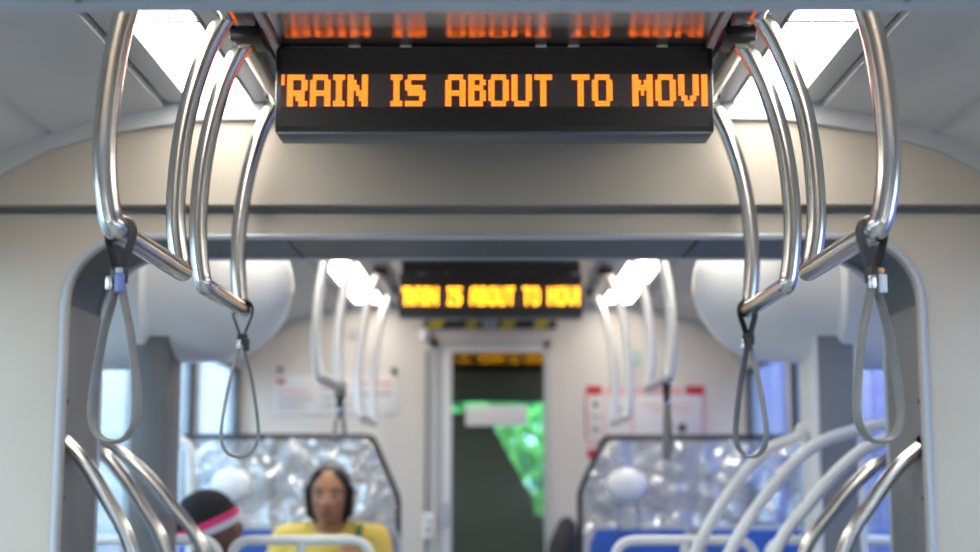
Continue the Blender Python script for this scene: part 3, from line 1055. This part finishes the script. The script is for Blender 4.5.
ROWA = 4.92      # seats with their backs to the viewer
ROWB = 5.75      # seats facing the viewer
for s, sd in ((-1, 'left'), (1, 'right')):
    for x, pos in ((0.62, 'aisle'), (1.11, 'window')):
        seat_unit((s * x, ROWA, 0), 1, 'white-railed blue seat, back to the viewer, %s side by the %s' % (sd, pos), 0.475 if pos == 'aisle' else 0.47, top=1.005)
        pad = (sd, pos) in (('left', 'window'), ('right', 'aisle'))
        st_ = seat_unit((s * x, ROWB, 0), -1, 'blue seat %sfacing the viewer, %s side by the %s' % ('with white headrest ' if pad else '', sd, pos), 0.475 if pos == 'aisle' else 0.47, rail=False, top=1.05)
        if pad:
            ox = 0.0 if s < 0 else 0.05          # the pad sits slightly toward the aisle
            h_ = MB().ball((ox, -0.262, 1.185), (0.090, 0.040, 0.072), 20, 12).build('headrest', 'white_gloss', st_)
            for q in (-0.04, 0.04):
                MB().tube([(ox + q, -0.268, 1.0), (ox + q, -0.262, 1.15)], 0.006, 8).build('headrest_post', 'steel', h_)

# dark bin by the cab door
p = at(561, 518, 7.3)
t = thing('black_bin', 'black tapered bin at the right of the cab door', 'bin', (p.x, 7.3, 0))
MB().tube([(0.0, 0, 0.0), (0.0, 0, 0.62), (0.01, 0, 0.86), (0.035, 0, p.z - 0.02), (0.05, 0, p.z)], [0.09, 0.09, 0.08, 0.045, 0.02], 18).build('body', 'rubber', t)
MB().tube([(0, 0, 0), (0, 0, 0.03)], 0.10, 18).build('base', 'ink_grey', t)

# slim white stanchion at the left windows
p = at(188, 440, 5.42)
t = thing('stanchion', 'white stanchion by the left windows behind the beanie wearer', 'handrail', (p.x - 0.03, 5.44, 0))
MB().tube(fillet([(-0.10, 0, p.z + 0.0), (0.03, 0, p.z - 0.0), (0.045, 0, p.z - 0.25), (0.045, 0, 0.0)], 0.08, 6), 0.018, 12).build('bent_tube', 'white_tube', t)
MB().tube([(0.045, 0, 0.0), (0.045, 0, 0.012)], 0.04, 16).build('floor_flange', 'white_tube', t)


# ------------------------------------------------------------------ people
def fuse(mb, name, material, parent, voxel=0.008, smooth=6):
    """fuse overlapping solids into one continuous skin"""
    o = mb.build(name, material, None)
    r = o.modifiers.new('r', 'REMESH')
    r.mode = 'VOXEL'
    r.voxel_size = voxel
    r.use_smooth_shade = True
    s_ = o.modifiers.new('s', 'SMOOTH')
    s_.factor = 0.5
    s_.iterations = smooth
    dg = bpy.context.evaluated_depsgraph_get()
    me = bpy.data.meshes.new_from_object(o.evaluated_get(dg))
    old = o.data
    o.modifiers.clear()
    o.data = me
    bpy.data.meshes.remove(old)
    for pl_ in me.polygons:
        pl_.use_smooth = True
    if not me.materials:
        me.materials.append(M[material])
    o.parent = parent
    return o


def hand(mb, wrist, d, palm_n, side, curl=0.5):
    """five-fingered hand: d = pointing direction, palm_n = palm normal, side = toward the thumb"""
    d = Vector(d).normalized()
    nrm = Vector(palm_n).normalized()
    sd = Vector(side).normalized()
    w = Vector(wrist)
    for k in range(4):
        b0 = w + sd * (0.027 - 0.018 * k) * 0.5
        b1 = w + d * 0.085 + sd * (0.029 - 0.019 * k)
        mb.capsule(b0, b1, 0.014, 0.011, 10)
        L = (0.070, 0.078, 0.072, 0.056)[k]
        p = b1
        a = 0.0
        for j, fr in enumerate((0.45, 0.32, 0.23)):
            a += curl * (0.6 if j == 0 else 0.9)
            q = p + (d * math.cos(a) + nrm * math.sin(a)) * L * fr
            mb.capsule(p, q, 0.0095 - 0.001 * j, 0.0088 - 0.001 * j, 10)
            p = q
    t0 = w + d * 0.025 + sd * 0.022
    t1 = t0 + (d * 0.6 + sd * 0.75 + nrm * 0.2).normalized() * 0.045
    t2 = t1 + (d * 0.9 + sd * 0.15 + nrm * 0.45).normalized() * 0.036
    mb.capsule(t0, t1, 0.013, 0.011, 10)
    mb.capsule(t1, t2, 0.0105, 0.009, 10)


def head_solids(mb, c, R, fwd=Vector((0, -1, 0)), sc=1.0):
    """head of about 0.22 m, R = rotation taking local -Y (face) to the look direction"""
    def L(x, y, z):
        return c + R @ (Vector((x, y, z)) * sc)
    mb.ball(L(0, 0.012, 0.030), Vector((0.074, 0.092, 0.084)) * sc, 22, 16, R)
    mb.ball(L(0, -0.022, -0.030), Vector((0.060, 0.064, 0.078)) * sc, 20, 14, R)
    mb.ball(L(0, -0.040, -0.082), Vector((0.034, 0.034, 0.026)) * sc, 14, 10, R)      # chin
    for s_ in (-1, 1):
        mb.ball(L(s_ * 0.036, -0.058, -0.016), Vector((0.024, 0.020, 0.022)) * sc, 12, 8, R)   # cheek
        mb.ball(L(s_ * 0.030, -0.072, 0.026), Vector((0.026, 0.010, 0.008)) * sc, 12, 8, R)    # brow
        mb.ball(L(s_ * 0.076, 0.012, -0.004), Vector((0.009, 0.018, 0.030)) * sc, 12, 8, R)    # ear
        mb.ball(L(s_ * 0.012, -0.088, -0.030), Vector((0.010, 0.010, 0.009)) * sc, 10, 8, R)   # nostril wing
    mb.capsule(L(0, -0.078, 0.014), L(0, -0.096, -0.026), 0.009 * sc, 0.013 * sc, 10)          # nose
    mb.ball(L(0, -0.080, -0.058), Vector((0.022, 0.012, 0.012)) * sc, 12, 8, R)                # mouth mound
    return L


def face_parts(body, L, R, sc, brow='hair'):
    for s_ in (-1, 1):
        e = MB().ball(L(s_ * 0.030, -0.072, 0.006), Vector((0.014, 0.009, 0.008)) * sc, 14, 10, R).build('eye', 'eye_white', body)
        MB().ball(L(s_ * 0.030, -0.0795, 0.006), Vector((0.0062, 0.004, 0.0062)) * sc, 12, 8, R).build('iris', 'iris', e)
        MB().tube([L(s_ * 0.014, -0.083, 0.026), L(s_ * 0.030, -0.084, 0.032), L(s_ * 0.047, -0.076, 0.027)], 0.0035 * sc, 8).build('eyebrow', brow, body)
    lp = MB()
    lp.ball(L(0, -0.0905, -0.0535), Vector((0.021, 0.006, 0.005)) * sc, 14, 8, R)
    lp.ball(L(0, -0.0895, -0.0640), Vector((0.018, 0.006, 0.006)) * sc, 14, 8, R)
    lp.build('lips', 'lips', body)


# --- woman in yellow, seated facing the viewer
WX, WY = -0.646, 5.65
wm = thing('person', 'woman in a yellow top seated facing the viewer behind a white rail', 'person', (0, 0, 0))
mb = MB()
hc = Vector((WX, WY - 0.06, 1.146))
R0 = Matrix.Identity(3)
Lw = head_solids(mb, hc, R0, sc=1.03)
mb.capsule((WX, WY - 0.03, 1.10), (WX, WY + 0.0, 0.98), 0.050, 0.056)
mb.capsule((WX, WY + 0.02, 0.92), (WX, WY + 0.02, 0.55), 0.105, 0.125, 18)
mb.capsule((WX - 0.09, WY + 0.02, 0.92), (WX + 0.09, WY + 0.02, 0.92), 0.085, 0.085, 16)
mb.capsule((WX - 0.08, WY + 0.02, 0.56), (WX + 0.08, WY + 0.02, 0.56), 0.12, 0.12, 16)
for s_ in (-1, 1):
    sh = Vector((WX + s_ * 0.175, WY + 0.02, 0.972))
    mb.capsule((WX + s_ * 0.03, WY + 0.01, 1.010), sh, 0.045, 0.055, 12)
    hip = Vector((WX + s_ * 0.085, WY + 0.02, 0.545))
    knee = Vector((WX + s_ * 0.11, WY - 0.36, 0.54))
    ank = Vector((WX + s_ * 0.11, WY - 0.33, 0.10))
    mb.capsule(hip, knee, 0.085, 0.062, 14).capsule(knee, ank, 0.058, 0.040, 14)
    mb.capsule(ank + Vector((0, 0.03, -0.05)), ank + Vector((0, -0.14, -0.065)), 0.036, 0.030, 12)
    if s_ < 0:
        el = Vector((WX - 0.235, WY - 0.02, 0.70))
        wr = Vector((WX - 0.09, WY - 0.22, 0.645))
        mb.capsule(sh, el, 0.050, 0.040, 12).capsule(el, wr, 0.038, 0.026, 12)
        hand(mb, wr, (0.55, -0.8, -0.1), (0, 0, -1), (0.8, 0.5, 0.1), 0.45)
    else:
        el = Vector((WX + 0.235, WY - 0.05, 0.71))
        wr = Vector((WX + 0.150, WY - 0.20, 0.865))
        mb.capsule(sh, el, 0.050, 0.040, 12).capsule(el, wr, 0.038, 0.026, 12)
        hand(mb, wr, (-0.45, 0.25, 0.85), (-0.3, 0.9, -0.2), (-0.85, -0.2, 0.35), 0.5)
bw = fuse(mb, 'body', 'skin_a', wm, 0.0075, 5)
face_parts(bw, Lw, R0, 1.03)
# top: torso, shoulders, short sleeves
sb = MB()
sb.capsule((WX, WY + 0.02, 0.915), (WX, WY + 0.02, 0.57), 0.122, 0.142, 18)
sb.capsule((WX - 0.09, WY + 0.02, 0.92), (WX + 0.09, WY + 0.02, 0.92), 0.100, 0.100, 16)
sb.capsule((WX - 0.08, WY + 0.02, 0.58), (WX + 0.08, WY + 0.02, 0.58), 0.132, 0.132, 16)
for s_ in (-1, 1):
    sh = Vector((WX + s_ * 0.178, WY + 0.02, 0.972))
    sb.capsule((WX + s_ * 0.060, WY + 0.015, 1.003), sh, 0.050, 0.066, 14)
    el = Vector((WX + s_ * 0.235, WY - 0.03, 0.70))
    sb.capsule(sh, sh.lerp(el, 0.72), 0.066, 0.064, 14)
fuse(sb, 'yellow_top', 'yellow_cloth', wm, 0.009, 6)
tr = MB()
for s_ in (-1, 1):
    hip = Vector((WX + s_ * 0.085, WY + 0.02, 0.545))
    knee = Vector((WX + s_ * 0.11, WY - 0.36, 0.54))
    ank = Vector((WX + s_ * 0.11, WY - 0.33, 0.12))
    tr.capsule(hip, knee, 0.097, 0.074, 14).capsule(knee, ank, 0.070, 0.055, 14)
tr.capsule((WX - 0.08, WY + 0.02, 0.545), (WX + 0.08, WY + 0.02, 0.545), 0.128, 0.128, 14)
fuse(tr, 'trousers', 'denim', wm, 0.010, 5)
for s_ in (-1, 1):
    ank = Vector((WX + s_ * 0.11, WY - 0.33, 0.10))
    fuse(MB().capsule(ank + Vector((0, 0.04, -0.052)), ank + Vector((0, -0.15, -0.060)), 0.046, 0.038, 12).capsule(ank + Vector((0, 0.02, -0.03)), ank, 0.045, 0.05, 12), 'shoe', 'shoe', wm, 0.008, 4)
hb = MB()
hb.ball(hc + Vector((0, 0.026, 0.040)), (0.086, 0.094, 0.088), 22, 16)
for s_ in (-1, 1):
    hb.capsule(hc + Vector((s_ * 0.042, -0.046, 0.092)), hc + Vector((s_ * 0.078, -0.012, 0.030)), 0.015, 0.019, 12)
    hb.capsule(hc + Vector((s_ * 0.080, 0.000, 0.030)), hc + Vector((s_ * 0.076, 0.015, -0.065)), 0.021, 0.020, 12)
    hb.capsule(hc + Vector((s_ * 0.074, 0.03, -0.060)), hc + Vector((s_ * 0.055, 0.045, -0.098)), 0.018, 0.013, 12)
hb.capsule(hc + Vector((-0.05, 0.055, -0.02)), hc + Vector((0.05, 0.055, -0.02)), 0.045, 0.045, 14)
hb.capsule(hc + Vector((-0.04, 0.06, -0.075)), hc + Vector((0.04, 0.06, -0.075)), 0.032, 0.032, 14)
fuse(hb, 'hair', 'hair', wm, 0.006, 3)
sp = smooth_path([(WX + 0.115, WY + 0.05, 1.035), (WX + 0.118, WY - 0.02, 1.030), (WX + 0.112, WY - 0.082, 0.965), (WX + 0.105, WY - 0.11, 0.86), (WX + 0.10, WY - 0.125, 0.70)], 5)
tag(MB().tube(sp, 0.004, 8, up=(1, 0, 0), w=0.014).build('bag_strap', 'green_cloth', wm), 'dark green shoulder strap')

# --- person in the striped beanie, turned to the right
hp = thing('person', 'person in a black beanie with pink and white band, turned right', 'person', (0, 0, 0))
PX, PY = -0.985, 4.98
RZ = Matrix.Rotation(math.radians(108), 3, 'Z') @ Matrix.Rotation(math.radians(-14), 3, 'X')
mb = MB()
pc = Vector((-0.962, 4.88, 1.056))
PY = 4.93
Lp = head_solids(mb, pc, RZ, sc=0.98)
BX = -0.985
mb.capsule((BX + 0.01, PY - 0.04, 1.00), (BX, PY - 0.01, 0.90), 0.050, 0.056)
mb.capsule((BX, PY, 0.85), (BX, PY, 0.58), 0.105, 0.12, 18)
mb.capsule((BX - 0.08, PY, 0.85), (BX + 0.08, PY, 0.85), 0.085, 0.085, 14)
mb.capsule((BX - 0.07, PY, 0.56), (BX + 0.07, PY, 0.56), 0.112, 0.112, 14)
limbs = []
for k in (-1, 1):
    sh = Vector((BX + k * 0.15, PY, 0.865))
    el = Vector((BX + k * 0.20, PY + 0.05, 0.64))
    wr = Vector((BX + k * 0.07, PY + 0.23, 0.65))
    mb.capsule((BX, PY, 0.91), sh, 0.05, 0.052, 12).capsule(sh, el, 0.048, 0.040, 12).capsule(el, wr, 0.037, 0.026, 12)
    hand(mb, wr, (-0.35 * k, 0.9, -0.1), (0, 0, -1), (-k, 0, 0), 0.4)
    hip = Vector((BX + k * 0.075, PY, 0.55))
    knee = Vector((BX + k * 0.08, PY + 0.34, 0.545))
    ank = Vector((BX + k * 0.075, PY + 0.33, 0.10))
    mb.capsule(hip, knee, 0.082, 0.06, 14).capsule(knee, ank, 0.056, 0.04, 14)
    mb.capsule(ank + Vector((0, -0.03, -0.05)), ank + Vector((0, 0.13, -0.065)), 0.036, 0.03, 12)
    limbs.append((sh, el, wr, hip, knee, ank))
bp2 = fuse(mb, 'body', 'skin_b', hp, 0.008, 5)
face_parts(bp2, Lp, RZ, 0.98)
jk = MB()
jk.capsule((BX, PY, 0.84), (BX, PY, 0.58), 0.122, 0.136, 18).capsule((BX - 0.08, PY, 0.85), (BX + 0.08, PY, 0.85), 0.10, 0.10, 14)
pt = MB()
for (sh, el, wr, hip, knee, ank) in limbs:
    jk.capsule((BX, PY, 0.89), sh, 0.058, 0.066, 12).capsule(sh, el, 0.064, 0.054, 12).capsule(el, el.lerp(wr, 0.85), 0.052, 0.042, 12)
    pt.capsule(hip, knee, 0.094, 0.072, 14).capsule(knee, ank + Vector((0, 0, 0.03)), 0.068, 0.055, 14)
    fuse(MB().capsule(ank + Vector((0, -0.04, -0.052)), ank + Vector((0, 0.14, -0.060)), 0.046, 0.038, 12).capsule(ank + Vector((0, -0.02, -0.03)), ank, 0.045, 0.05, 12), 'shoe', 'shoe', hp, 0.009, 4)
fuse(jk, 'jacket', 'jacket', hp, 0.010, 6)
fuse(pt, 'trousers', 'denim', hp, 0.011, 5)
# beanie: dome and two bands stacked along the hat axis, tilted with the head


def hat_ring(prof, name, m):
    n = 36
    vs, fs = [], []
    ax = RZ @ Matrix.Rotation(math.radians(-10), 3, 'X')
    base = Lp(0, 0.016, 0.018)
    for (h, r) in prof:
        for k in range(n):
            a = 2 * math.pi * k / n
            vs.append(base + ax @ Vector((r * 0.92 * math.cos(a), r * 1.08 * math.sin(a), h)))
    for i in range(len(prof) - 1):
        for k in range(n):
            l = (k + 1) % n
            fs.append((i * n + k, i * n + l, (i + 1) * n + l, (i + 1) * n + k))
    return MB().add(vs, fs).build(name, m, hp)


dome = [(0.008, 0.103)] + [(0.012 + 0.106 * math.sin(math.pi / 2 * k / 10), 0.100 * math.cos(math.pi / 2 * k / 10) + 0.0005) for k in range(11)]
hat_ring(dome, 'beanie_crown', 'beanie_black')
hat_ring([(-0.012, 0.101), (-0.010, 0.107), (-0.002, 0.110), (0.007, 0.109), (0.012, 0.102)], 'beanie_stripe', 'beanie_pink')
hat_ring([(-0.036, 0.094), (-0.034, 0.101), (-0.024, 0.105), (-0.013, 0.107), (-0.010, 0.102)], 'beanie_cuff', 'beanie_white')

# ------------------------------------------------------------------ outside
tag(MB().box(-40, 40, -30, 60, -0.45, -0.35).build('ground', 'asphalt', None, False), 'grey asphalt outside the tram', 'ground', kind='structure')
ho = thing('hoarding', 'blue-violet panelled hoarding outside the right windows', 'fence', (2.7, 0, -0.35))
for k in range(14):
    y = 2.0 + k * 1.6
    MB().box(0, 0.05, y + 0.02, y + 1.58, 0, 3.6, 0.004).build('panel', 'hoarding', ho)
    MB().box(-0.05, 0.0, y - 0.03, y + 0.03, 0, 3.65, 0.004).build('post', 'hoarding_post', ho)
pw = thing('sky_screen_wall', 'pale blue-grey panelled wall added outside the left windows to dim the sky', 'wall', (-5.0, 0, -0.35))  # made-up wall, keeps the sky in the left windows from blowing out
for k in range(14):
    y = 2.0 + k * 2.4
    MB().box(-0.08, 0, y + 0.012, y + 2.388, 0, 4.6, 0.006).build('panel', 'screen_wall', pw)
